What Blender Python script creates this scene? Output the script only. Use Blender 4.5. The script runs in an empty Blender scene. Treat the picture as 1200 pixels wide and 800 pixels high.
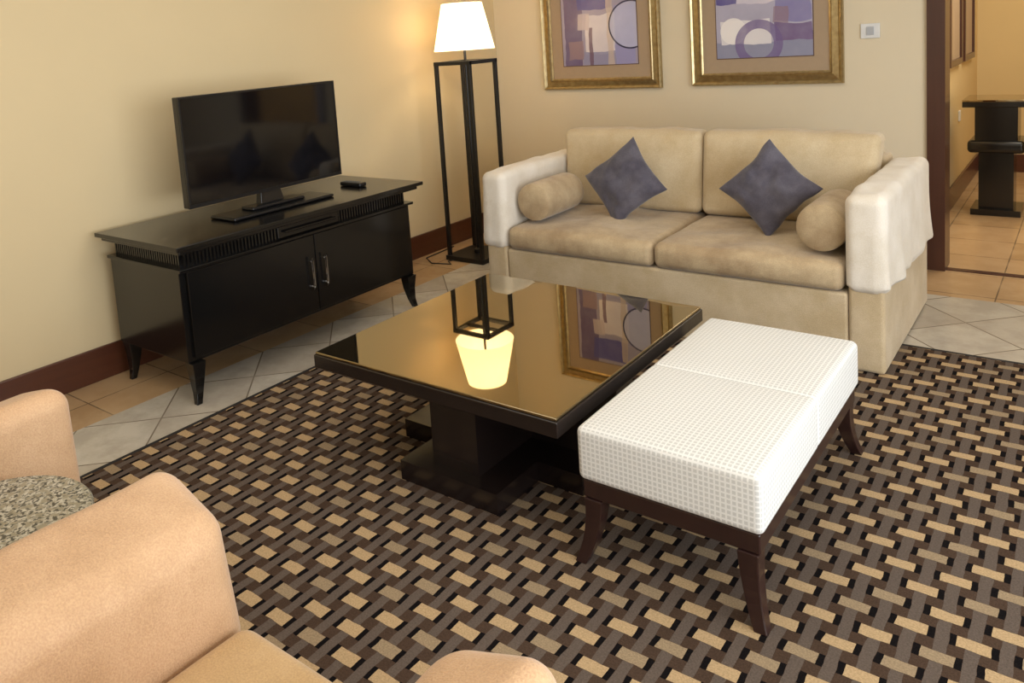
import bpy, bmesh, math, random
from mathutils import Vector, Matrix, noise
random.seed(4)
H=1.6
scene=bpy.context.scene
scene.view_settings.view_transform='Standard'
COL=scene.collection

# ---------------------------------------------------------------- materials
class NT:
    def __init__(s,name):
        s.m=bpy.data.materials.new(name); s.m.use_nodes=True
        s.t=s.m.node_tree; s.n=s.t.nodes; s.l=s.t.links
        s.b=s.n['Principled BSDF']; s.out=s.n['Material Output']
        s._pos=None
    def new(s,t): return s.n.new(t)
    def link(s,a,b): s.l.new(a,b)
    def pos(s):
        if s._pos is None:
            g=s.new('ShaderNodeTexCoord'); sp=s.new('ShaderNodeSeparateXYZ')
            s.link(g.outputs['Object'],sp.inputs[0]); s._pos=(g.outputs['Object'],sp.outputs[0],sp.outputs[1],sp.outputs[2])
        return s._pos
    def M(s,op,a,b=None,c=None):
        n=s.new('ShaderNodeMath'); n.operation=op
        for i,v in enumerate((a,b,c)):
            if v is None: continue
            if isinstance(v,(int,float)): n.inputs[i].default_value=v
            else: s.link(v,n.inputs[i])
        return n.outputs[0]
    def mix(s,f,a,b,mode='MIX'):
        n=s.new('ShaderNodeMix'); n.data_type='RGBA'; n.blend_type=mode
        for i,v in ((0,f),(6,a),(7,b)):
            if isinstance(v,(int,float)): n.inputs[i].default_value=v
            elif isinstance(v,tuple): n.inputs[i].default_value=(v[0],v[1],v[2],1)
            else: s.link(v,n.inputs[i])
        return n.outputs[2]
    def noise(s,scale,detail=3,rough=.5,vec=None):
        n=s.new('ShaderNodeTexNoise'); n.inputs['Scale'].default_value=scale
        n.inputs['Detail'].default_value=detail; n.inputs['Roughness'].default_value=rough
        s.link(vec if vec is not None else s.pos()[0],n.inputs['Vector'])
        return n.outputs['Fac']
    def ramp(s,f,a,b,c0=(0,0,0),c1=(1,1,1)):
        n=s.new('ShaderNodeValToRGB'); e=n.color_ramp.elements
        e[0].position=a; e[1].position=b; e[0].color=(*c0,1); e[1].color=(*c1,1)
        s.link(f,n.inputs[0]); return n.outputs[0]
    def bump(s,h,strength=.3,dist=.01):
        n=s.new('ShaderNodeBump'); n.inputs['Strength'].default_value=strength; n.inputs['Distance'].default_value=dist
        s.link(h,n.inputs['Height']); s.link(n.outputs[0],s.b.inputs['Normal'])
    def set(s,color=None,rough=None,metal=None,spec=None,**k):
        b=s.b
        if color is not None:
            if isinstance(color,tuple): b.inputs['Base Color'].default_value=(*color,1)
            else: s.link(color,b.inputs['Base Color'])
        if rough is not None: b.inputs['Roughness'].default_value=rough
        if metal is not None: b.inputs['Metallic'].default_value=metal
        if spec is not None: b.inputs['Specular IOR Level'].default_value=spec
        for kk,v in k.items(): b.inputs[kk.replace('_',' ')].default_value=v
        return s

def lin(r,g,b):
    f=lambda c:((c/255+.055)/1.055)**2.4 if c>10 else c/255/12.92
    return (f(r),f(g),f(b))

def mat_wall(name,c):
    m=NT(name); a=tuple(x*.96 for x in c)
    m.set(m.mix(m.noise(3,3),a,c),rough=.75,spec=.25); m.bump(m.noise(220,2),.12,.002); return m.m
def mat_fabric(name,c,c2=None,scale=260,sheen=.3,rough=.9,blotch=5,bs=.35):
    m=NT(name); c2=c2 or tuple(x*.8 for x in c)
    f=m.ramp(m.noise(blotch,4,.6),.35,.65)
    col=m.mix(f,c2,c)
    col=m.mix(.25,col,m.mix(m.noise(scale,1),(0,0,0),(1,1,1)),'OVERLAY')
    m.set(col,rough=rough,spec=.2,Sheen_Weight=sheen,Sheen_Roughness=.4)
    hh=m.M('ADD',m.M('MULTIPLY',m.noise(scale,1),.25),m.noise(7,3))
    m.bump(hh,bs,.02); return m.m
def mat_wood(name,c,c2,rough=.3,axis=0,coat=.3):
    m=NT(name); mp=m.new('ShaderNodeMapping'); sc=[30,30,30]; sc[axis]=2.0
    mp.inputs['Scale'].default_value=sc; m.link(m.pos()[0],mp.inputs[0])
    f=m.noise(1.0,4,.6,mp.outputs[0])
    m.set(m.mix(f,c,c2),rough=rough,spec=.5,Coat_Weight=coat,Coat_Roughness=.12); return m.m
def mat_plain(name,c,rough=.5,metal=0,spec=.5,ns=40):
    m=NT(name); m.set(m.mix(m.noise(ns,2),tuple(x*.93 for x in c),c),rough=rough,metal=metal,spec=spec); return m.m

M={}
M['wall']=mat_wall('cream_wallpaper',lin(213,193,153))
M['wallback']=mat_wall('cream_paint',lin(222,208,180))
M['ceil']=mat_wall('ceiling_paint',lin(228,222,210))
M['hall']=mat_wall('hall_paint',lin(214,190,142))
M['base']=mat_wood('mahogany',lin(66,32,18),lin(90,48,28),.35,1)
M['jamb']=mat_wood('mahogany_jamb',lin(58,32,24),lin(80,46,34),.35,2)
M['black']=mat_wood('ebony_lacquer',(.0045,.0042,.0042),(.0065,.006,.0055),.18,1,.1)
M['espresso']=mat_wood('espresso_wood',(.009,.006,.005),(.015,.009,.008),.25,1,.15)
M['benchwood']=mat_wood('dark_cherry',(.016,.006,.005),(.030,.011,.009),.32,2,.25)
M['chrome']=mat_plain('chrome',(.85,.85,.85),.15,1)
M['plastic']=mat_plain('black_plastic',(.006,.006,.007),.28)
M['screen']=mat_plain('tv_glass',(.003,.003,.004),.07,0,.5)
M['button']=mat_plain('grey_rubber',(.12,.12,.12),.6)
M['white']=mat_plain('white_plastic',(.75,.75,.74),.35)
M['greyswitch']=mat_plain('pale_grey_plastic',(.45,.46,.48),.4)
M['iron']=mat_plain('black_iron',(.007,.006,.006),.35)
M['cable']=mat_plain('black_rubber',(.012,.012,.012),.5)
M['sofa']=mat_fabric('tan_chenille',lin(202,182,150),lin(186,164,128))
M['seat']=mat_fabric('tan_chenille_worn',lin(188,166,132),lin(160,136,104),blotch=6)
M['backc']=mat_fabric('tan_chenille_back',lin(206,187,154),lin(192,170,133))
M['cover']=mat_fabric('ivory_slipcover',lin(228,219,205),lin(214,203,185),bs=.25)
M['pillow']=mat_fabric('slate_velvet',lin(98,94,103),lin(76,72,82),sheen=.45,blotch=9)
M['chair']=mat_fabric('apricot_satin',lin(208,170,132),lin(188,150,112),sheen=.3,rough=.55,blotch=4,bs=.3)
M['chairseat']=mat_fabric('gold_satin',lin(200,167,122),lin(186,152,106),sheen=.3,rough=.6,blotch=4,bs=.2)

m=NT('bronze_mirror'); m.set(m.mix(m.noise(2,2),(.385,.315,.19),(.41,.335,.205)),rough=.02,metal=1); M['mirror']=m.m
m=NT('gold_leaf'); m.set(m.mix(m.noise(30,4),lin(138,114,74),lin(206,188,144)),rough=.3,metal=.9); m.bump(m.noise(60,3),.2,.003); M['gold']=m.m
M['mat']=mat_plain('taupe_mat',lin(172,150,124),.8,0,.2)
M['mat2']=mat_plain('brown_fillet',lin(104,80,66),.6,0,.3)
m=NT('speckled_granite'); n1=m.noise(120,2,.6); c=m.ramp(n1,.42,.55,lin(64,62,52),lin(190,184,166)); c=m.mix(m.ramp(m.noise(60,2),.5,.6),c,lin(146,138,116)); m.set(c,rough=.35); M['granite']=m.m
m=NT('linen_shade'); m.set(lin(250,238,212),rough=.9)
tr=m.new('ShaderNodeBsdfTranslucent'); tr.inputs[0].default_value=(1,.90,.74,1)
em=m.new('ShaderNodeEmission'); em.inputs[0].default_value=(1,.88,.68,1); em.inputs[1].default_value=1.1
mx=m.new('ShaderNodeMixShader'); mx.inputs[0].default_value=.5
ad=m.new('ShaderNodeAddShader')
m.link(m.b.outputs[0],mx.inputs[1]); m.link(tr.outputs[0],mx.inputs[2]); m.link(mx.outputs[0],ad.inputs[0]); m.link(em.outputs[0],ad.inputs[1]); m.link(ad.outputs[0],m.out.inputs[0])
m.bump(m.noise(300,1),.1,.002); M['shade']=m.m

# bench fabric
m=NT('white_waffle'); _,x,y,z=m.pos()
def cell(m,c,p,w):
    return m.M('LESS_THAN',m.M('ABSOLUTE',m.M('SUBTRACT',m.M('FRACT',m.M('DIVIDE',c,p)),.5)),w)
gx=cell(m,x,.015,.33); gy=cell(m,y,.015,.33); gz=cell(m,z,.015,.33)
g=m.new('ShaderNodeNewGeometry'); sp=m.new('ShaderNodeSeparateXYZ'); m.link(g.outputs['Normal'],sp.inputs[0])
top=m.M('GREATER_THAN',m.M('ABSOLUTE',sp.outputs[2]),.7)
fx=m.M('GREATER_THAN',m.M('ABSOLUTE',sp.outputs[0]),m.M('ABSOLUTE',sp.outputs[1]))
side=m.M('MULTIPLY',gz,m.M('ADD',m.M('MULTIPLY',fx,gy),m.M('MULTIPLY',m.M('SUBTRACT',1,fx),gx)))
k=m.M('ADD',m.M('MULTIPLY',top,m.M('MULTIPLY',gx,gy)),m.M('MULTIPLY',m.M('SUBTRACT',1,top),side))
m.set(m.mix(k,lin(228,226,220),lin(200,198,192)),rough=.9,spec=.15,Sheen_Weight=.15)
m.bump(m.M('MULTIPLY',k,-1),.8,.004); M['waffle']=m.m

# floor
m=NT('stone_tiles'); P,x,y,z=m.pos()
mp=m.new('ShaderNodeMapping'); mp.inputs['Rotation'].default_value=(0,0,math.radians(45)); m.link(P,mp.inputs[0])
def brick(vec,w,c1,c2,mort):
    b=m.new('ShaderNodeTexBrick'); b.offset=0; b.squash=1
    b.inputs['Scale'].default_value=1; b.inputs['Brick Width'].default_value=w; b.inputs['Row Height'].default_value=w
    b.inputs['Mortar Size'].default_value=.004; b.inputs['Mortar Smooth'].default_value=.2
    b.inputs['Color1'].default_value=(*c1,1); b.inputs['Color2'].default_value=(*c2,1); b.inputs['Mortar'].default_value=(*mort,1)
    m.link(vec,b.inputs['Vector']); return b
b1=brick(mp.outputs[0],.36,lin(200,192,178),lin(178,168,153),lin(116,104,90))
b2=brick(P,.42,lin(186,154,116),lin(168,136,98),lin(116,96,74))
tan=m.M('MAXIMUM',m.M('LESS_THAN',x,-2.215*H),m.M('GREATER_THAN',y,3.11*H))
vein=m.ramp(m.noise(5,6,.65),.42,.62)
c1=m.mix(m.M('MULTIPLY',vein,.5),b1.outputs[0],lin(154,144,130))
c2=m.mix(m.M('MULTIPLY',vein,.4),b2.outputs[0],lin(200,170,132))
m.set(m.mix(tan,c1,c2),rough=.25,spec=.4)
M['floor']=m.m

# rug
m=NT('woven_rug'); P,x,y,z=m.pos()
PX,QY=.138,.082
wob=m.M('MULTIPLY',m.M('SUBTRACT',m.noise(14,3),.5),.012)
v=m.M('DIVIDE',m.M('ADD',y,wob),QY); row=m.M('FLOOR',v); par=m.M('MODULO',m.M('ABSOLUTE',row),2)
u=m.M('ADD',m.M('DIVIDE',m.M('SUBTRACT',x,wob),PX),m.M('MULTIPLY',par,.5))
fu=m.M('ABSOLUTE',m.M('SUBTRACT',m.M('FRACT',u),.5)); fv=m.M('ABSOLUTE',m.M('SUBTRACT',m.M('FRACT',v),.5))
dash=m.M('MULTIPLY',m.M('LESS_THAN',fu,.27),m.M('LESS_THAN',fv,.24))
blk=m.M('MULTIPLY',m.M('MULTIPLY',m.M('GREATER_THAN',fu,.27),m.M('LESS_THAN',fu,.385)),m.M('LESS_THAN',fv,.26))
vert=m.M('GREATER_THAN',fu,.39)
vert2=m.M('MULTIPLY',m.M('LESS_THAN',fu,.11),m.M('GREATER_THAN',fv,.25))
idx=m.M('ADD',m.M('FLOOR',u),m.M('MULTIPLY',row,2))
grey=m.M('LESS_THAN',m.M('MODULO',m.M('ABSOLUTE',idx),3),.5)
base=m.mix(m.noise(1.3,2),lin(66,50,39),lin(78,62,51))
c=m.mix(m.M('MAXIMUM',vert,vert2),base,lin(94,82,73))
dc=m.mix(grey,lin(176,149,112),lin(148,128,101))
c=m.mix(dash,c,dc)
c=m.mix(blk,c,lin(20,17,17))
c=m.mix(.5,c,m.mix(m.noise(200,3),(0,0,0),(1,1,1)),'OVERLAY')
m.set(c,rough=1,spec=.05); m.bump(m.noise(350,1),.4,.004)
M['rug']=m.m
M['rugedge']=mat_plain('black_binding',(.01,.009,.009),.9)

# ---------------------------------------------------------------- geometry
def mkobj(name,verts,faces,mat,loc=(0,0,0),smooth=True,angle=None):
    me=bpy.data.meshes.new(name); me.from_pydata([tuple(v) for v in verts],[],faces); me.update()
    bm=bmesh.new(); bm.from_mesh(me); bmesh.ops.recalc_face_normals(bm,faces=bm.faces); bm.to_mesh(me); bm.free()
    o=bpy.data.objects.new(name,me); COL.objects.link(o); o.location=loc
    if mat: me.materials.append(mat)
    if smooth: me.shade_smooth()
    if angle: 
        try: me.set_sharp_from_angle(angle=math.radians(angle))
        except Exception: pass
    return o
def axis_pts(hs,r,steps,seg):
    r=min(r,hs*.98); pts=[]
    for i in range(steps,0,-1): pts.append(-(hs-r)-r*math.tan(math.radians(45*i/steps)))
    inner=hs-r
    for i in range(seg+1): pts.append(-inner+2*inner*i/seg)
    for i in range(1,steps+1): pts.append(inner+r*math.tan(math.radians(45*i/steps)))
    return pts
def rbox(name,x0,x1,y0,y1,z0,z1,mat,r=.004,steps=2,seg=(1,1,1),deform=None,angle=None):
    """rounded box in world coords, origin at its centre"""
    hs=((x1-x0)/2,(y1-y0)/2,(z1-z0)/2); c=((x0+x1)/2,(y0+y1)/2,(z0+z1)/2)
    r=min(r,min(hs)*.98)
    A=[axis_pts(hs[i],r,steps,seg[i]) for i in range(3)]
    N=[len(a)-1 for a in A]; idx={}; V=[]; F=[]
    def vid(i,j,k):
        key=(i,j,k)
        if key not in idx:
            p=Vector((A[0][i],A[1][j],A[2][k]))
            q=Vector([max(-(hs[t]-r),min(hs[t]-r,p[t])) for t in range(3)])
            d=p-q
            if d.length>1e-9: q=q+d.normalized()*r
            if deform: q=Vector(deform(q.x,q.y,q.z))
            idx[key]=len(V); V.append(q)
        return idx[key]
    for k in (0,N[2]):
        for i in range(N[0]):
            for j in range(N[1]): F.append((vid(i,j,k),vid(i+1,j,k),vid(i+1,j+1,k),vid(i,j+1,k)))
    for j in (0,N[1]):
        for i in range(N[0]):
            for k in range(N[2]): F.append((vid(i,j,k),vid(i+1,j,k),vid(i+1,j,k+1),vid(i,j,k+1)))
    for i in (0,N[0]):
        for j in range(N[1]):
            for k in range(N[2]): F.append((vid(i,j,k),vid(i,j+1,k),vid(i,j+1,k+1),vid(i,j,k+1)))
    o=mkobj(name,V,F,mat,c,True,angle)
    if not deform and r<.02:
        wn=o.modifiers.new('wn','WEIGHTED_NORMAL'); wn.weight=100; wn.mode='FACE_AREA'
    return o
def boxes(name,bl,mat,loc=(0,0,0)):
    V=[];F=[]
    for (x0,x1,y0,y1,z0,z1) in bl:
        b=len(V)
        for z in (z0,z1):
            for (x,y) in ((x0,y0),(x1,y0),(x1,y1),(x0,y1)): V.append((x-loc[0],y-loc[1],z-loc[2]))
        F+= [tuple(b+i for i in f) for f in ((0,3,2,1),(4,5,6,7),(0,1,5,4),(1,2,6,5),(2,3,7,6),(3,0,4,7))]
    return mkobj(name,V,F,mat,loc,False)
def loft(name,secs,mat,loc,smooth=False):
    V=[];F=[]
    for (cx,cy,z,sx,sy) in secs:
        for (a,b) in ((-1,-1),(1,-1),(1,1),(-1,1)): V.append((cx+a*sx/2-loc[0],cy+b*sy/2-loc[1],z-loc[2]))
    n=len(secs)
    for i in range(n-1):
        for j in range(4):
            a=i*4+j; b=i*4+(j+1)%4; F.append((a,b,b+4,a+4))
    F.append((3,2,1,0)); F.append(tuple((n-1)*4+j for j in range(4)))
    o=mkobj(name,V,F,mat,loc,smooth)
    md=o.modifiers.new('b','BEVEL'); md.width=.003; md.segments=2
    return o
def lathe(name,prof,mat,loc,n=48,closed=True,angle=40):
    V=[];F=[]
    for (r,z) in prof:
        for i in range(n):
            a=2*math.pi*i/n; V.append((r*math.cos(a),r*math.sin(a),z))
    m=len(prof)
    for k in range(m-1):
        for i in range(n):
            F.append((k*n+i,k*n+(i+1)%n,(k+1)*n+(i+1)%n,(k+1)*n+i))
    if closed:
        F.append(tuple(range(n))); F.append(tuple((m-1)*n+i for i in range(n)))
    return mkobj(name,V,F,mat,loc,True,angle)
def tube(name,pts,r,mat,loc=(0,0,0),cyclic=False):
    cu=bpy.data.curves.new(name,'CURVE'); cu.dimensions='3D'; cu.bevel_depth=r; cu.bevel_resolution=3
    sp=cu.splines.new('POLY'); sp.points.add(len(pts)-1); sp.use_cyclic_u=cyclic
    for i,p in enumerate(pts): sp.points[i].co=(p[0]-loc[0],p[1]-loc[1],p[2]-loc[2],1)
    o=bpy.data.objects.new(name,cu); COL.objects.link(o); o.location=loc; cu.materials.append(mat)
    dg=bpy.context.evaluated_depsgraph_get(); me=bpy.data.meshes.new_from_object(o.evaluated_get(dg)); me.name=name
    bpy.data.objects.remove(o); o=bpy.data.objects.new(name,me); COL.objects.link(o); o.location=loc; me.shade_smooth()
    return o
def thing(name,loc,label,cat,group=None):
    e=bpy.data.objects.new(name,None); COL.objects.link(e); e.location=loc; e.empty_display_size=.1
    tag(e,label,cat,group); return e
def tag(e,label,cat,group=None):
    e["label"]=label; e["category"]=cat
    if group: e["group"]=group
def put(child,parent,label=None):
    child.parent=parent
    p=parent; off=Vector((0,0,0))
    while p is not None: off+=p.location; p=p.parent
    child.location=Vector(child.location)-off
    if label: child["label"]=label
    return child
def struct(o): o["kind"]="structure"; return o

# ---------------------------------------------------------------- room shell
XW=-2.507*H; YB=3.43*H; XR=2.1; YF=-2.3; ZC=2.75; T=.15
YH=5.65*H; XHL=-.575*H; XHR=.45*H
DX0=-.448*H; DX1=.30*H; DH=2.15
struct(boxes('floor',[(XW-T,XR+T,YF-T,YH+T,-.1,0)],M['floor']))
struct(boxes('ceiling',[(XW-T,XR+T,YF-T,YH+T,ZC,ZC+.1)],M['ceil']))
struct(boxes('wall_left',[(XW-T,XW,YF-T,YB+T,0,ZC)],M['wall']))
struct(boxes('wall_back',[(XW,DX0-.02,YB,YB+T,0,ZC),(DX0-.02,DX1+.02,YB,YB+T,DH+.02,ZC),(DX1+.02,XR+T,YB,YB+T,0,ZC)],M['wallback']))
struct(boxes('wall_front',[(XW,XR+T,YF-T,YF,0,ZC)],M['wallback']))
WY0,WY1,WZ0,WZ1=-1.9,3.2,.35,2.45
struct(boxes('wall_right',[(XR,XR+T,YF,WY0,0,ZC),(XR,XR+T,WY1,YB,0,ZC),(XR,XR+T,WY0,WY1,0,WZ0),(XR,XR+T,WY0,WY1,WZ1,ZC)],M['wallback']))
struct(boxes('window_1',[(XR+.05,XR+.09,WY0,WY1,WZ0,WZ0+.06),(XR+.05,XR+.09,WY0,WY1,WZ1-.06,WZ1)]+
   [(XR+.05,XR+.09,yy-.03,yy+.03,WZ0,WZ1) for yy in (WY0+.03,(WY0+WY1)/2-.85,(WY0+WY1)/2+.85,WY1-.03)],M['white']))
struct(boxes('wall_hallway_left',[(XHL-.1,XHL,YB+T,YH,0,ZC)],M['hall']))
struct(boxes('wall_hallway_right',[(XHR,XHR+.1,YB+T,YH,0,ZC)],M['hall']))
struct(boxes('wall_hallway_back',[(XHL-.1,XHR+.1,YH,YH+.1,0,ZC)],M['hall']))
bh=.107*H
struct(rbox('baseboard_left',XW,XW+.018,YF,YB,0,bh,M['base'],.005))
struct(rbox('baseboard_back',XW+.018,-.508*H,YB-.018,YB,0,bh,M['base'],.005))
struct(rbox('baseboard_hallway_left',XHL,XHL+.018,YB+T+.01,YH,0,bh,M['base'],.005))
struct(rbox('baseboard_hallway_back',XHL+.018,XHR,YH-.018,YH,0,bh,M['base'],.005))
cw=.06*H
struct(boxes('trim_1',[(DX0-cw,DX0,YB-.025,YB-.001,0,DH+cw),(DX1,DX1+cw,YB-.025,YB-.001,0,DH+cw),(DX0,DX1,YB-.025,YB-.001,DH,DH+cw),
  (DX0-.02,DX0,YB,YB+T,0,DH),(DX1,DX1+.02,YB,YB+T,0,DH),(DX0-.02,DX1+.02,YB,YB+T,DH,DH+.02),
  (DX0-cw,DX0,YB+T+.001,YB+T+.02,0,DH+cw),(DX1,DX1+cw,YB+T+.001,YB+T+.02,0,DH+cw)],M['jamb']))
struct(boxes('trim_2',[(DX0,DX1,YB-.0,YB+.05,0,.006)],M['jamb']))

# ---------------------------------------------------------------- rug
rug=thing('area_rug',(-1.2,1.6,0),'brown woven-pattern area rug with black bound edge','rug')
rx0,rx1,ry0,ry1=-1.945*H,.55*H,-.35*H,2.578*H
put(rbox('rug_pile',rx0+.02,rx1-.02,ry0+.02,ry1-.02,.001,.012,M['rug'],.003),rug)
put(boxes('rug_binding',[(rx0,rx0+.02,ry0,ry1,.001,.011),(rx1-.02,rx1,ry0,ry1,.001,.011),(rx0+.02,rx1-.02,ry0,ry0+.02,.001,.011),(rx0+.02,rx1-.02,ry1-.02,ry1,.001,.011)],M['rugedge'],(rx0,ry0,0)),rug,'black fabric edge binding')
RZ=.0125

# ---------------------------------------------------------------- TV cabinet
cab=thing('media_cabinet',(-2.24*H,1.695*H,0),'glossy black low cabinet with fluted frieze and two doors','cabinet')
bx0,bx1,by0,by1=-2.44*H,-2.045*H,1.21*H,2.185*H
zt=.483*H
put(rbox('top',-2.465*H,-2.003*H,1.180*H,2.218*H,zt-.022,zt,M['black'],.004),cab)
put(rbox('cornice',-2.455*H,-2.02*H,1.195*H,2.202*H,zt-.045,zt-.022,M['black'],.006),cab)
fz0,fz1=.408*H,zt-.045
fr=[(bx0+.02,bx1-.028,by0+.028,by1-.028,fz0,fz1)]
yy=by0+.03
while yy<by1-.035:
    if not (1.565*H<yy<1.825*H): fr.append((bx1-.03,bx1-.018,yy,yy+.010,fz0,fz1))
    yy+=.02
xx=bx0+.025
while xx<bx1-.035:
    fr.append((xx,xx+.010,by0+.018,by0+.03,fz0,fz1)); fr.append((xx,xx+.010,by1-.03,by1-.018,fz0,fz1)); xx+=.02
put(boxes('fluted_frieze',fr,M['black'],(bx0,by0,fz0)),cab)
dr=put(rbox('drawer',bx1-.03,bx1-.012,1.565*H,1.825*H,fz0+.004,fz1-.003,M['black'],.004),cab)
h_=rbox('handle',bx1-.004,bx1+.008,1.585*H,1.805*H,.431*H-.006,.431*H+.006,M['black'],.005,3)
put(h_,dr)
put(rbox('ledge',bx0-.012,bx1+.012,by0-.012,by1+.012,.398*H,.408*H,M['black'],.004),cab)
zb=.125*H
put(rbox('body',bx0,bx1-.02,by0,by1,zb,.398*H,M['black'],.004),cab)
ym=1.703*H
for (a,b,hy) in ((by0+.03,ym-.002,1.677*H),(ym+.002,by1-.03,1.735*H)):
    d=put(rbox('door',bx1-.02,bx1,a,b,zb+.02,.395*H,M['black'],.004),cab)
    hz=.268*H
    hd=tube('handle',[(bx1+.001,hy,hz-.07),(bx1+.024,hy,hz-.07),(bx1+.024,hy,hz-.085),(bx1+.024,hy,hz+.085),(bx1+.024,hy,hz+.07),(bx1+.001,hy,hz+.07)],.0070,M['chrome'],(bx1,hy,hz))
    put(hd,d,'chrome bar handle')
for (lx,sx) in ((bx0+.04,-1),(bx1-.03,1)):
    for (ly,sy) in ((by0+.04,-1),(by1-.04,1)):
        dy=.012*sy; dx=.012*sx
        if sx<0: dx=0
        put(loft('leg',[(lx+dx*1.6,ly+dy*1.6,0,.028,.028),(lx+dx*.6,ly+dy*.6,.05,.036,.036),(lx,ly,.12,.052,.052),(lx,ly,zb,.07,.07)],M['black'],(lx,ly,0)),cab)

# ---------------------------------------------------------------- TV
tvx=-2.2*H
tv=thing('television',(tvx,1.67*H,zt),'flat black television with glossy screen standing on the cabinet','television')
ty0,ty1,tz0,tz1=1.355*H,1.99*H,.541*H,.888*H
put(rbox('tv_housing',tvx-.05,tvx-.004,ty0,ty1,tz0,tz1,M['plastic'],.006),tv)
put(boxes('bezel',[(tvx-.004,tvx+.004,ty0,ty1,tz1-.01,tz1),(tvx-.004,tvx+.004,ty0,ty1,tz0,tz0+.018),(tvx-.004,tvx+.004,ty0,ty0+.01,tz0+.018,tz1-.01),(tvx-.004,tvx+.004,ty1-.01,ty1,tz0+.018,tz1-.01)],M['plastic'],(tvx,ty0,tz0)),tv)
put(boxes('screen',[(tvx-.004,tvx+.001,ty0+.01,ty1-.01,tz0+.018,tz1-.01)],M['screen'],(tvx,ty0,tz0)),tv)
put(loft('stand_neck',[(tvx-.02,1.67*H,zt+.018,.05,.16),(tvx-.03,1.67*H,tz0+.04,.03,.12)],M['plastic'],(tvx,1.67*H,zt)),tv)
put(rbox('stand_base',tvx-.09,tvx+.12,1.46*H,1.88*H,zt+.001,zt+.018,M['plastic'],.008,3),tv)
put(rbox('stand_foot_bar',tvx-.045,tvx+.06,1.56*H,1.78*H,zt+.018,zt+.036,M['plastic'],.008,3),tv)
rm=thing('remote_control',(-2.21*H,2.05*H,zt),'black remote control lying on the cabinet','remote control')
put(rbox('remote_body',-2.265*H,-2.155*H,2.035*H,2.072*H,zt+.001,zt+.026,M['plastic'],.009,3),rm)
put(boxes('buttons',[(-2.255*H+i*.019,-2.255*H+i*.019+.010,2.040*H+j*.014,2.040*H+j*.014+.009,zt+.025,zt+.028) for i in range(7) for j in range(3)],M['button'],(-2.21*H,2.04*H,zt)),rm)

# ---------------------------------------------------------------- floor lamp
lx0,lx1,ly0,ly1=-2.352*H,-2.148*H,2.735*H,2.94*H
lcx,lcy=(lx0+lx1)/2,(ly0+ly1)/2
lamp=thing('floor_lamp',(lcx,lcy,0),'black open-frame floor lamp with lit cream shade beside the sofa','lamp')
lt=.91*H; pw=.026
for (px,py) in ((lx0,ly0),(lx1-pw,ly0),(lx0,ly1-pw),(lx1-pw,ly1-pw)):
    put(rbox('post',px,px+pw,py,py+pw,.03,lt,M['iron'],.002),lamp)
def ring(z0,z1): return [(lx0,lx1,ly0-.001,ly0+pw,z0,z1),(lx0,lx1,ly1-pw,ly1+.001,z0,z1),(lx0-.001,lx0+pw,ly0+pw,ly1-pw,z0,z1),(lx1-pw,lx1+.001,ly0+pw,ly1-pw,z0,z1)]
put(boxes('top_frame',ring(lt-pw,lt+.001)+[(lx0+pw,lx1-pw,lcy-.012,lcy+.012,lt-.02,lt)],M['iron'],(lcx,lcy,lt)),lamp)
put(rbox('base',lx0-.01,lx1+.01,ly0-.01,ly1+.01,0.001,.035,M['iron'],.003),lamp)
put(lathe('pole',[(.03,.035),(.03,.06),(.010,.07),(.010,lt-.02),(.010,lt+.0),(.009,1.66),(.02,1.66),(.02,1.70)],M['iron'],(lcx,lcy,0),20),lamp)
sh0,sh1=.957*H,1.165*H
put(lathe('lamp_shade',[(.220,sh0),(.146,sh1),(.143,sh1),(.217,sh0),(.220,sh0)],M['shade'],(lcx,lcy,0),56,False),lamp,'lit cream fabric tapered shade')
put(lathe('bulb',[(.004,1.70),(.02,1.705),(.032,1.74),(.03,1.77),(.015,1.79),(.002,1.795)],M['white'],(lcx,lcy,0),20),lamp)
put(tube('power_cord',[(lcx-.1,ly0-.012,.01),(lcx-.12,ly0-.05,.006),(lcx-.05,ly0-.1,.006),(lcx-.2,ly0-.14,.006),(XW+.08,ly0-.05,.006),(XW+.06,ly0+.3,.006)],.004,M['cable'],(lcx,lcy,0)),lamp)

# ---------------------------------------------------------------- sofa
sx0,sx1=-1.80*H,-.437*H; sy0,sy1=2.312*H,3.0*H
ix0,ix1=-1.695*H,-.545*H
sofa=thing('sofa',((sx0+sx1)/2,(sy0+sy1)/2,0),'tan chenille two-seat sofa with ivory arm slipcovers','sofa')
rail=.228*H
put(rbox('base',ix0-.01,ix1+.01,sy0+.005,sy1-.02,RZ,rail,M['sofa'],.015,3,(8,4,3)),sofa)
put(rbox('backrest',ix0,ix1,2.89*H,sy1,RZ,.525*H,M['sofa'],.03,3,(8,2,4)),sofa)
def cover_def(hx,hy,hz,side,seed):
    def f(x,y,z):
        t=max(0,(.55*hz-z)/(1.55*hz)) # folds grow to the hem
        n=math.sin(y*24+seed+2*z)*.45+noise.noise(Vector((y*9+seed,z*2,seed)))*.8
        o=.026*t*n
        if x*side>hx*.5: x+=side*(o+.018*t)
        elif abs(x)<=hx*.95 and y<0: y+=-.008*t+.008*t*noise.noise(Vector((x*14,z*3,seed)))
        if z<-hz*.9: z+=.014*math.sin(y*7+seed)+.008*noise.noise(Vector((y*16,x*16,seed)))
        if z>hz*.8: z+=.012*noise.noise(Vector((x*8,y*8,seed)))-.012*(abs(y)/hy)**6
        return (x,y,z)
    return f
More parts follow.
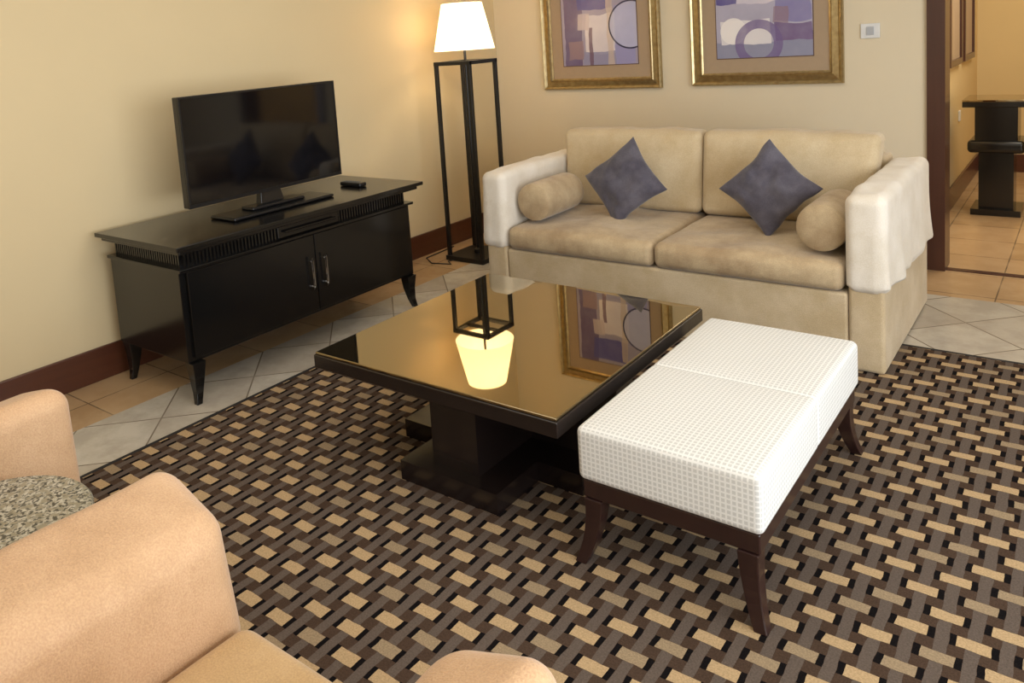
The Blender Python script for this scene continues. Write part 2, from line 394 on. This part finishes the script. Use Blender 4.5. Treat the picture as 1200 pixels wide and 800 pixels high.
for (a,b,sd,seed) in ((sx0,ix0,-1,1.3),(ix1,sx1,1,4.1)):
    arm=put(rbox('armrest',a+.012,b-.012,sy0,sy1-.002,RZ,.50*H,M['sofa'],.02,3,(2,6,4)),sofa)
    hx,hy,hz=(b-a)/2,(sy1-sy0)/2,(.51-.232)*H/2
    cv=rbox('slipcover',a,b,sy0-.012,sy1+.004,.232*H,.515*H,M['cover'],.045,4,(6,48,18),cover_def(hx,hy,hz,sd,seed))
    put(cv,arm,'loose ivory fabric arm slipcover')
xm=(ix0+ix1)/2
def seat_def(hx,hy,hz,seed):
    def f(x,y,z):
        a,b=max(-1,min(1,x/hx)),max(-1,min(1,y/hy))
        k=(1-a**4)*(1-b**4)
        n=noise.noise(Vector((x*5+seed,y*5,0)))
        z2=z+(.020*k+.020*n*k)*(1 if z>0 else 0)
        if b<-.5: y-= .018*(1-abs(z/hz)**2)*(1-a**6)
        if z>0: z2+=.010*noise.noise(Vector((x*3+seed,1,y*3)))
        return (x,y,z2)
    return f
sz0,sz1=rail+.002,.312*H
for (a,b,seed) in ((ix0+.006,xm-.003,0.3),(xm+.003,ix1-.006,7.7)):
    o=rbox('seat_cushion',a,b,sy0-.012,2.80*H,sz0,sz1,M['seat'],.04,4,(16,14,4),seat_def((b-a)/2,(2.80*H-sy0+.012)/2,(sz1-sz0)/2,seed))
    put(o,sofa)
def back_def(hx,hy,hz,seed,lean):
    def f(x,y,z):
        a,c=max(-1,min(1,x/hx)),max(-1,min(1,z/hz))
        k=(1-a**4)*(1-c**4)
        n=noise.noise(Vector((x*4+seed,z*4,1)))
        if y<0: y-= .035*k+.035*n*k
        if c>.6: z+= .010*(1-a*a)+.014*noise.noise(Vector((x*5+seed,0,2)))
        if c>.2 : x+=(c-.2)*.03*(1 if a>.9 else -1 if a<-.9 else 0)*(0 if (a>0)==(seed<4) else 1)
        y+= lean*(z+hz)
        return (x,y,z)
    return f
bz0,bz1=sz1+.01,.614*H
for (a,b,seed) in ((ix0+.012,xm-.002,2.3),(xm+.002,ix1-.006,5.7)):
    o=rbox('back_cushion',a,b,2.705*H,2.81*H,bz0,bz1,M['backc'],.045,4,(16,3,14),back_def((b-a)/2,.076,(bz1-bz0)/2,seed,.14))
    put(o,sofa)

def bolster(x,y0,y1,label):
    r=.112; z=sz1+.024+r
    pr=[(.004,0),(r*.5,-.004),(r*.85,.004),(r*.97,.014),(r,.03),(r*1.01,.06),(r*1.02,(y1-y0)/2),(r*1.01,y1-y0-.06),(r,y1-y0-.03),(r*.95,y1-y0-.012),(r*.8,y1-y0),(.004,y1-y0)]
    o=lathe('bolster_cushion',pr,M['seat'],(x,y0,z),40)
    o.rotation_euler=(math.radians(-90),0,0)
    tag(o,label,'cushion','bolsters on the sofa')
    return o
bolster(-1.612*H,2.365*H,2.63*H,'round tan bolster lying against the sofa arm')
bolster(-.618*H,2.35*H,2.61*H,'round tan bolster lying against the sofa arm')
def throw(x,y,z,side,rot,lean,seed,label,yaw=0):
    n=26; V=[];F=[];idx={}
    s=side/2
    for sg in (1,-1):
        for i in range(n+1):
            for j in range(n+1):
                a=math.sin(math.pi/2*(2*i/n-1)); b=math.sin(math.pi/2*(2*j/n-1))
                edge=(i in(0,n) or j in (0,n))
                key=(i,j,0 if edge else sg)
                if key in idx: continue
                wv=.05*noise.noise(Vector((a*1.2+seed,b*1.2,3)))
                px=a*s*(1-(.10+wv)*(1-b*b)); py=b*s*(1-(.10-wv)*(1-a*a))
                t=.070*(max(0,(1-a*a)*(1-b*b)))**.45
                nn=noise.noise(Vector((a*2+seed,b*2,sg)))+.5*noise.noise(Vector((a*5+seed,b*5,sg)))
                t*=1+.4*nn
                idx[key]=len(V); V.append((px+.010*noise.noise(Vector((b*2,a*2,seed))),sg*t+.016*noise.noise(Vector((a*1.5,b*1.5,seed))),py))
    g=lambda i,j,sg: idx[(i,j,0 if (i in(0,n) or j in (0,n)) else sg)]
    for sg in (1,-1):
        for i in range(n):
            for j in range(n):
                F.append((g(i,j,sg),g(i+1,j,sg),g(i+1,j+1,sg),g(i,j+1,sg)))
    o=mkobj('throw_pillow',V,F,M['pillow'],(x,y,z))
    o.rotation_mode='QUATERNION'
    R=Matrix.Rotation(math.radians(yaw),3,'Z')@Matrix.Rotation(math.radians(-lean),3,'X')@Matrix.Rotation(math.radians(rot),3,'Y')
    o.rotation_quaternion=R.to_quaternion()
    tag(o,label,'pillow','throw pillows on the sofa')
throw(-1.342*H,2.565*H,.452*H,.385,50,18,1.1,'slate grey velvet throw pillow tilted on its corner beside a bolster',-2)
throw(-.824*H,2.56*H,.460*H,.368,42,18,6.1,'slate grey velvet throw pillow balanced on one corner',2)

# ---------------------------------------------------------------- coffee table
tx0,tx1,ty0_,ty1_=-1.479*H,-.790*H,1.196*H,1.905*H
tz=.28*H
ct=thing('coffee_table',((tx0+tx1)/2,(ty0_+ty1_)/2,RZ),'square dark wood coffee table with bronze mirrored top','table')
put(rbox('table_top',tx0,tx1,ty0_,ty1_,tz-.062,tz-.010,M['espresso'],.005),ct)
put(rbox('glass_top',tx0+.006,tx1-.006,ty0_+.006,ty1_-.006,tz-.010,tz,M['mirror'],.003),ct,'bronze tinted mirrored glass panel')
cx,cy=(-1.375-.86)/2*H,1.55*H
put(boxes('plinth',[(-1.247*H,-.973*H,1.23*H,1.87*H,RZ,RZ+.075),(-1.375*H,-1.247*H,1.385*H,1.715*H,RZ,RZ+.075),(-.973*H,-.858*H,1.385*H,1.715*H,RZ,RZ+.075)],M['espresso'],(cx,cy,0)),ct)
put(boxes('pedestal',[(-1.175*H,-1.045*H,1.265*H,1.835*H,RZ+.075,tz-.062),(-1.29*H,-1.175*H,1.47*H,1.63*H,RZ+.075,tz-.062),(-1.045*H,-.90*H,1.47*H,1.63*H,RZ+.075,tz-.062)],M['espresso'],(cx,cy,0)),ct)

# ---------------------------------------------------------------- bench
ox0,ox1,oy0,oy1=-.757*H,-.412*H,1.205*H,1.865*H
bn=thing('ottoman_bench',((ox0+ox1)/2,(oy0+oy1)/2,RZ),'rectangular white waffle-upholstered bench on dark splayed legs','bench')
def bdef(hx,hy,hz):
    def f(x,y,z):
        a,b=max(-1,min(1,x/hx)),max(-1,min(1,y/hy))
        if z>0: z+=.008*(1-a**4)*(1-b**4)
        return (x,y,z)
    return f
ymid=(oy0+oy1)/2+.0
for (a,b) in ((oy0,ymid+.006),(ymid-.006,oy1)):
    put(rbox('cushion',ox0,ox1,a,b,.168*H,.273*H,M['waffle'],.022,4,(8,8,3),bdef((ox1-ox0)/2,(b-a)/2,.052*H)),bn)
put(rbox('frame',ox0+.012,ox1-.012,oy0+.012,oy1-.012,.132*H,.168*H,M['benchwood'],.006,2),bn)
for (lx,sx) in ((ox0+.045,-1),(ox1-.045,1)):
    for (ly,sy) in ((oy0+.035,-1),(oy1-.045,1)):
        S=[]
        for k in range(7):
            t=k/6; z=RZ+(.132*H-RZ)*t
            o_=.038*(1-t)**2.2
            w=.036+.022*t
            S.append((lx+sx*o_,ly+sy*o_,z,w,w))
        put(loft('leg',S,M['benchwood'],(lx,ly,RZ)),bn)

# ---------------------------------------------------------------- armchairs
ax0,ax1,ay0,ay1=-1.015*H,-.358*H,.0*H,.55*H
at=.16*H
ac=thing('armchair',((ax0+ax1)/2,(ay0+ay1)/2,RZ),'apricot satin armchair with thick rounded arms, facing the coffee table','armchair','armchairs by the side table')
parts=[]
def ap(o): put(o,ac); parts.append(o)
ap(rbox('base',ax0+.02,ax1-.02,ay0+.03,ay1-.03,.10,.34,M['chair'],.03,3,(4,4,2)))
def armdef(side,hx):
    def f(x,y,z):
        if z>0:
            inn=max(0,min(1,(.5-.5*side*x/hx)))   # 1 at the inner side
            z-= (.055*inn**1.5)*(z/.3)
            y-= .03*inn*(z/.3)
        else:
            x+=side*.02*(-z/.3)
        return (x+.006*noise.noise(Vector((x*6,y*6,z*6))),y,z+.007*noise.noise(Vector((y*5,x*5,3))))
    return f
for (a,b,sd) in ((ax0,ax0+at,-1),(ax1-at*.88,ax1,1)):
    ap(rbox('armrest',a,b,ay0+.03,ay1,.09,.457*H,M['chair'],.065,6,(6,10,6),armdef(sd,(b-a)/2)))
ap(rbox('backrest',ax0+.01,ax1-.01,ay0-.06,ay0+.17,.09,.88,M['chair'],.1,6,(10,3,8)))
ap(rbox('seat_cushion',ax0+at+.004,ax1-at*.88-.004,ay0+.17,ay1-.015,.34,.455,M['chairseat'],.04,4,(8,8,3),bdef(.3,.3,.06)))
for lx in (ax0+.08,ax1-.08):
    for ly in (ay0+.06,ay1-.09):
        ap(loft('leg',[(lx,ly,RZ,.035,.035),(lx,ly,.1,.055,.055)],M['benchwood'],(lx,ly,RZ)))
ac2=ac.copy(); COL.objects.link(ac2); ac2.location=ac.location+Vector((-1.03*H,.05*H,0)); 
for p in parts:
    q=p.copy(); q.parent=ac2; COL.objects.link(q)
ac2["label"]='apricot satin armchair with thick rounded arms beyond the round side table'

# side table
stx,sty,stz=-1.222*H,.373*H,.366*H
st=thing('side_table',(stx,sty,RZ),'small round side table with speckled granite top between armchairs','side table')
put(lathe('table_top',[(.226,stz-.035),(.234,stz-.03),(.234,stz-.006),(.229,stz)],M['granite'],(stx,sty,0),64),st,'speckled grey-green granite top')
put(lathe('pedestal',[(.16,RZ),(.16,RZ+.02),(.04,RZ+.05),(.03,.12),(.03,stz-.06),(.10,stz-.036)],M['benchwood'],(stx,sty,0),40),st)

# ---------------------------------------------------------------- art
def art_mat(name,bg,layers):
    m=NT(name); P,x,y,z=m.pos()
    n=m.new('ShaderNodeTexNoise'); n.inputs['Scale'].default_value=5; m.link(P,n.inputs[0])
    sp=m.new('ShaderNodeSeparateXYZ'); m.link(n.outputs['Color'],sp.inputs[0])
    X=m.M('ADD',x,m.M('MULTIPLY',m.M('SUBTRACT',sp.outputs[0],.5),.06)); Z=m.M('ADD',z,m.M('MULTIPLY',m.M('SUBTRACT',sp.outputs[1],.5),.06))
    c=m.mix(m.noise(6,4),bg,tuple(v*.7 for v in bg))
    for L in layers:
        if L[0]=='r':
            _,cx,cz,w,h,col,al=L
            k=m.M('MULTIPLY',m.M('LESS_THAN',m.M('ABSOLUTE',m.M('SUBTRACT',X,cx)),w/2),m.M('LESS_THAN',m.M('ABSOLUTE',m.M('SUBTRACT',Z,cz)),h/2))
        else:
            _,cx,cz,r0,r1,col,al=L
            d=m.M('SQRT',m.M('ADD',m.M('POWER',m.M('SUBTRACT',x,cx),2),m.M('POWER',m.M('SUBTRACT',z,cz),2)))
            k=m.M('MULTIPLY',m.M('GREATER_THAN',d,r0),m.M('LESS_THAN',d,r1))
        k=m.M('MULTIPLY',k,m.M('MULTIPLY_ADD',m.noise(9,4),.5,al-.25))
        c=m.mix(k,c,col)
    m.set(c,rough=.25,spec=.4); return m.m
A1=art_mat('abstract_print_a',lin(172,164,188),[
 ('r',-.22,0,.16,.8,lin(106,90,126),.9),('r',-.2,-.2,.14,.14,lin(148,124,134),.9),('r',.02,-.08,.26,.3,lin(216,208,214),.9),
 ('r',.02,-.26,.3,.1,lin(144,142,174),.9),('r',-.03,.2,.3,.18,lin(92,88,150),.9),('r',.1,-.02,.05,.6,lin(196,178,166),.7),
 ('r',.22,-.1,.16,.45,lin(150,148,194),.9),('c',.27,-.02,.17,.182,lin(40,36,66),.95),('c',.27,-.02,0,.17,lin(186,188,218),.8),
 ('r',-.06,-.17,.03,.3,lin(112,82,100),.8),('r',-.13,.02,.1,.12,lin(200,186,190),.8)])
A2=art_mat('abstract_print_b',lin(188,183,204),[
 ('r',0,-.27,.7,.12,lin(140,142,166),.9),('r',-.12,-.14,.34,.16,lin(224,219,222),.95),
 ('c',-.2,-.13,0,.09,lin(238,233,232),.9),('r',.2,-.15,.24,.12,lin(116,96,136),.9),('r',.2,.02,.24,.2,lin(136,130,174),.9),
 ('r',-.05,.12,.4,.14,lin(214,206,216),.8),('r',.12,-.04,.1,.1,lin(146,120,132),.7),('r',-.25,.2,.14,.3,lin(98,90,148),.9),('c',-.03,-.22,.10,.16,lin(116,98,146),.8)])
def picture(x0,x1,z0,z1,am,label,fw=.085,mw=(.1,.1)):
    cx,cz=(x0+x1)/2,(z0+z1)/2
    e=thing('framed_picture',(cx,YB,cz),label,'picture','framed abstract prints above the sofa')
    prof=[(0,.0),(0,.03),(.010,.042),(.022,.034),(.028,.026),(.06,.030),(.066,.036),(.074,.022),(fw,.016),(fw,0.004)]
    V=[];F=[]
    for (ins,dep) in prof:
        for (sx,sz) in ((-1,-1),(1,-1),(1,1),(-1,1)):
            V.append((sx*((x1-x0)/2-ins),-dep,sz*((z1-z0)/2-ins)))
    for k in range(len(prof)-1):
        for j in range(4): F.append((k*4+j,k*4+(j+1)%4,(k+1)*4+(j+1)%4,(k+1)*4+j))
    put(mkobj('gold_frame',V,F,M['gold'],(cx,YB-.001,cz),False),e,'gilded moulded frame')
    f=[(x0+fw,x1-fw,YB-.012,YB-.004,z0+fw,z1-fw)]
    put(boxes('mat_board',f,M['mat'],(cx,YB,cz)),e)
    i0,i1,k0,k1=x0+fw+mw[0],x1-fw-mw[0],z0+fw+mw[1],z1-fw-mw[1]
    put(boxes('inner_fillet',[(i0-.006,i1+.006,YB-.014,YB-.011,k0-.006,k1+.006)],M['mat2'],(cx,YB,cz)),e)
    put(boxes('print',[(i0,i1,YB-.016,YB-.013,k0,k1)],am,(cx,YB-.014,cz)),e,'purple and lavender abstract print')
    return e
picture(-2.205*H,-1.572*H,.722*H,1.345*H,A1,'gold-framed abstract print in purples with a ring motif')
picture(-1.426*H,-.797*H,.727*H,1.35*H,A2,'gold-framed abstract print in lavender, white and plum')

sw=thing('light_switch',(-.702*H,YB,.927*H),'white wall switch plate beside the doorway','light switch')
put(rbox('plate',-.702*H-.055,-.702*H+.055,YB-.012,YB-.001,.927*H-.046,.927*H+.046,M['white'],.004),sw)
put(rbox('rocker',-.702*H-.022,-.702*H+.022,YB-.017,YB-.011,.927*H-.026,.927*H+.026,M['greyswitch'],.003),sw)

# hallway
def hallpic(y0,y1,label):
    z0,z1=.705*H,1.22*H
    e=thing('framed_picture',(XHL,(y0+y1)/2,(z0+z1)/2),label,'picture','pictures in the hallway')
    w=.05
    put(boxes('dark_frame',[(XHL+.001,XHL+.03,y0,y1,z0,z0+w),(XHL+.001,XHL+.03,y0,y1,z1-w,z1),(XHL+.001,XHL+.03,y0,y0+w,z0+w,z1-w),(XHL+.001,XHL+.03,y1-w,y1,z0+w,z1-w)],M['jamb'],(XHL,y0,z0)),e)
    put(boxes('print',[(XHL+.001,XHL+.012,y0+w,y1-w,z0+w,z1-w)],M['mat'],(XHL,y0,z0)),e)
hallpic(4.43*H,4.85*H,'dark-framed picture on the hallway wall')
hallpic(4.95*H,5.36*H,'dark-framed picture on the hallway wall')
so=thing('wall_socket',(XHL,4.86*H,.43*H),'small white wall socket in the hallway','wall socket')
put(rbox('plate',XHL+.001,XHL+.012,4.83*H,4.88*H,.40*H,.455*H,M['white'],.003),so)
cn=thing('console_table',(-.2*H,4.55*H,0),'black console table with glass top on pedestal legs','console table')
cx0,cx1,cy0,cy1=-.508*H,.12*H,4.40*H,4.66*H
put(rbox('table_top',cx0,cx1,cy0,cy1,.520*H,.546*H,M['black'],.005),cn)
put(rbox('glass_top',cx0,cx1,cy0,cy1,.546*H,.555*H,M['mirror'],.003),cn)
for pc in (-.375*H,-.02*H):
    put(boxes('pedestal',[(pc-.10*H,pc+.10*H,cy0+.03,cy1-.03,.001,.03*H),(pc-.07*H,pc+.07*H,cy0+.08,cy1-.08,.03*H,.30*H),(pc-.085*H,pc+.085*H,cy0+.06,cy1-.06,.36*H,.52*H)],M['black'],(pc,cy0,0)),cn)
    put(rbox('cross_bar',pc-.115*H,pc+.115*H,cy0+.03,cy1-.03,.30*H,.36*H,M['black'],.03,4),cn)

# ---------------------------------------------------------------- lights
def area(name,loc,rot,sx,sy,power,col):
    l=bpy.data.lights.new(name,'AREA'); l.shape='RECTANGLE'; l.size=sx; l.size_y=sy; l.energy=power; l.color=col
    o=bpy.data.objects.new(name,l); COL.objects.link(o); o.location=loc; o.rotation_euler=rot; return o
def point(name,loc,power,col,r=.05):
    l=bpy.data.lights.new(name,'POINT'); l.energy=power; l.color=col; l.shadow_soft_size=r
    o=bpy.data.objects.new(name,l); COL.objects.link(o); o.location=loc; return o
area('window_light',(XR+.2,(WY0+WY1)/2,(WZ0+WZ1)/2),(0,math.radians(90),0),WZ1-WZ0,WY1-WY0,222,(.90,.95,1))
area('ceiling_fill',(-1.6,1.9,ZC-.02),(0,0,0),3.2,3.6,44,(1,.95,.88))  # soft area fill added below the ceiling to brighten the room, no real fitting
point('lamp_light',(lcx,lcy,1.75),20,(1,.76,.45),.05)
area('hallway_light',(-.1,6.9,ZC-.02),(0,0,0),.9,2.4,48,(1,.92,.76))
w=bpy.data.worlds.new('World'); scene.world=w; w.use_nodes=True
w.node_tree.nodes['Background'].inputs[0].default_value=(.75,.85,1,1); w.node_tree.nodes['Background'].inputs[1].default_value=1.0

# ---------------------------------------------------------------- camera
cam=bpy.data.cameras.new('Camera'); co=bpy.data.objects.new('Camera',cam); COL.objects.link(co)
F_=936.; cam.sensor_width=36; cam.lens=F_/1200*36
PPX,PPY=550.,158.
cam.shift_x=(600-PPX)/1200; cam.shift_y=-(400-PPY)/1200
Yd=Vector((1290-PPX,-5-PPY,F_)).normalized()
nX=Vector((-640-PPX,130-PPY,F_)).normalized()
Xd=-(nX-Yd*nX.dot(Yd)).normalized()
Zd=Xd.cross(Yd)
right=Vector((Xd.x,Yd.x,Zd.x)); down=Vector((Xd.y,Yd.y,Zd.y)); fwd=Vector((Xd.z,Yd.z,Zd.z))
mt=Matrix((right,-down,-fwd)).transposed().to_4x4(); mt.translation=Vector((0,0,H))
co.matrix_world=mt; cam.clip_start=.02
scene.camera=co
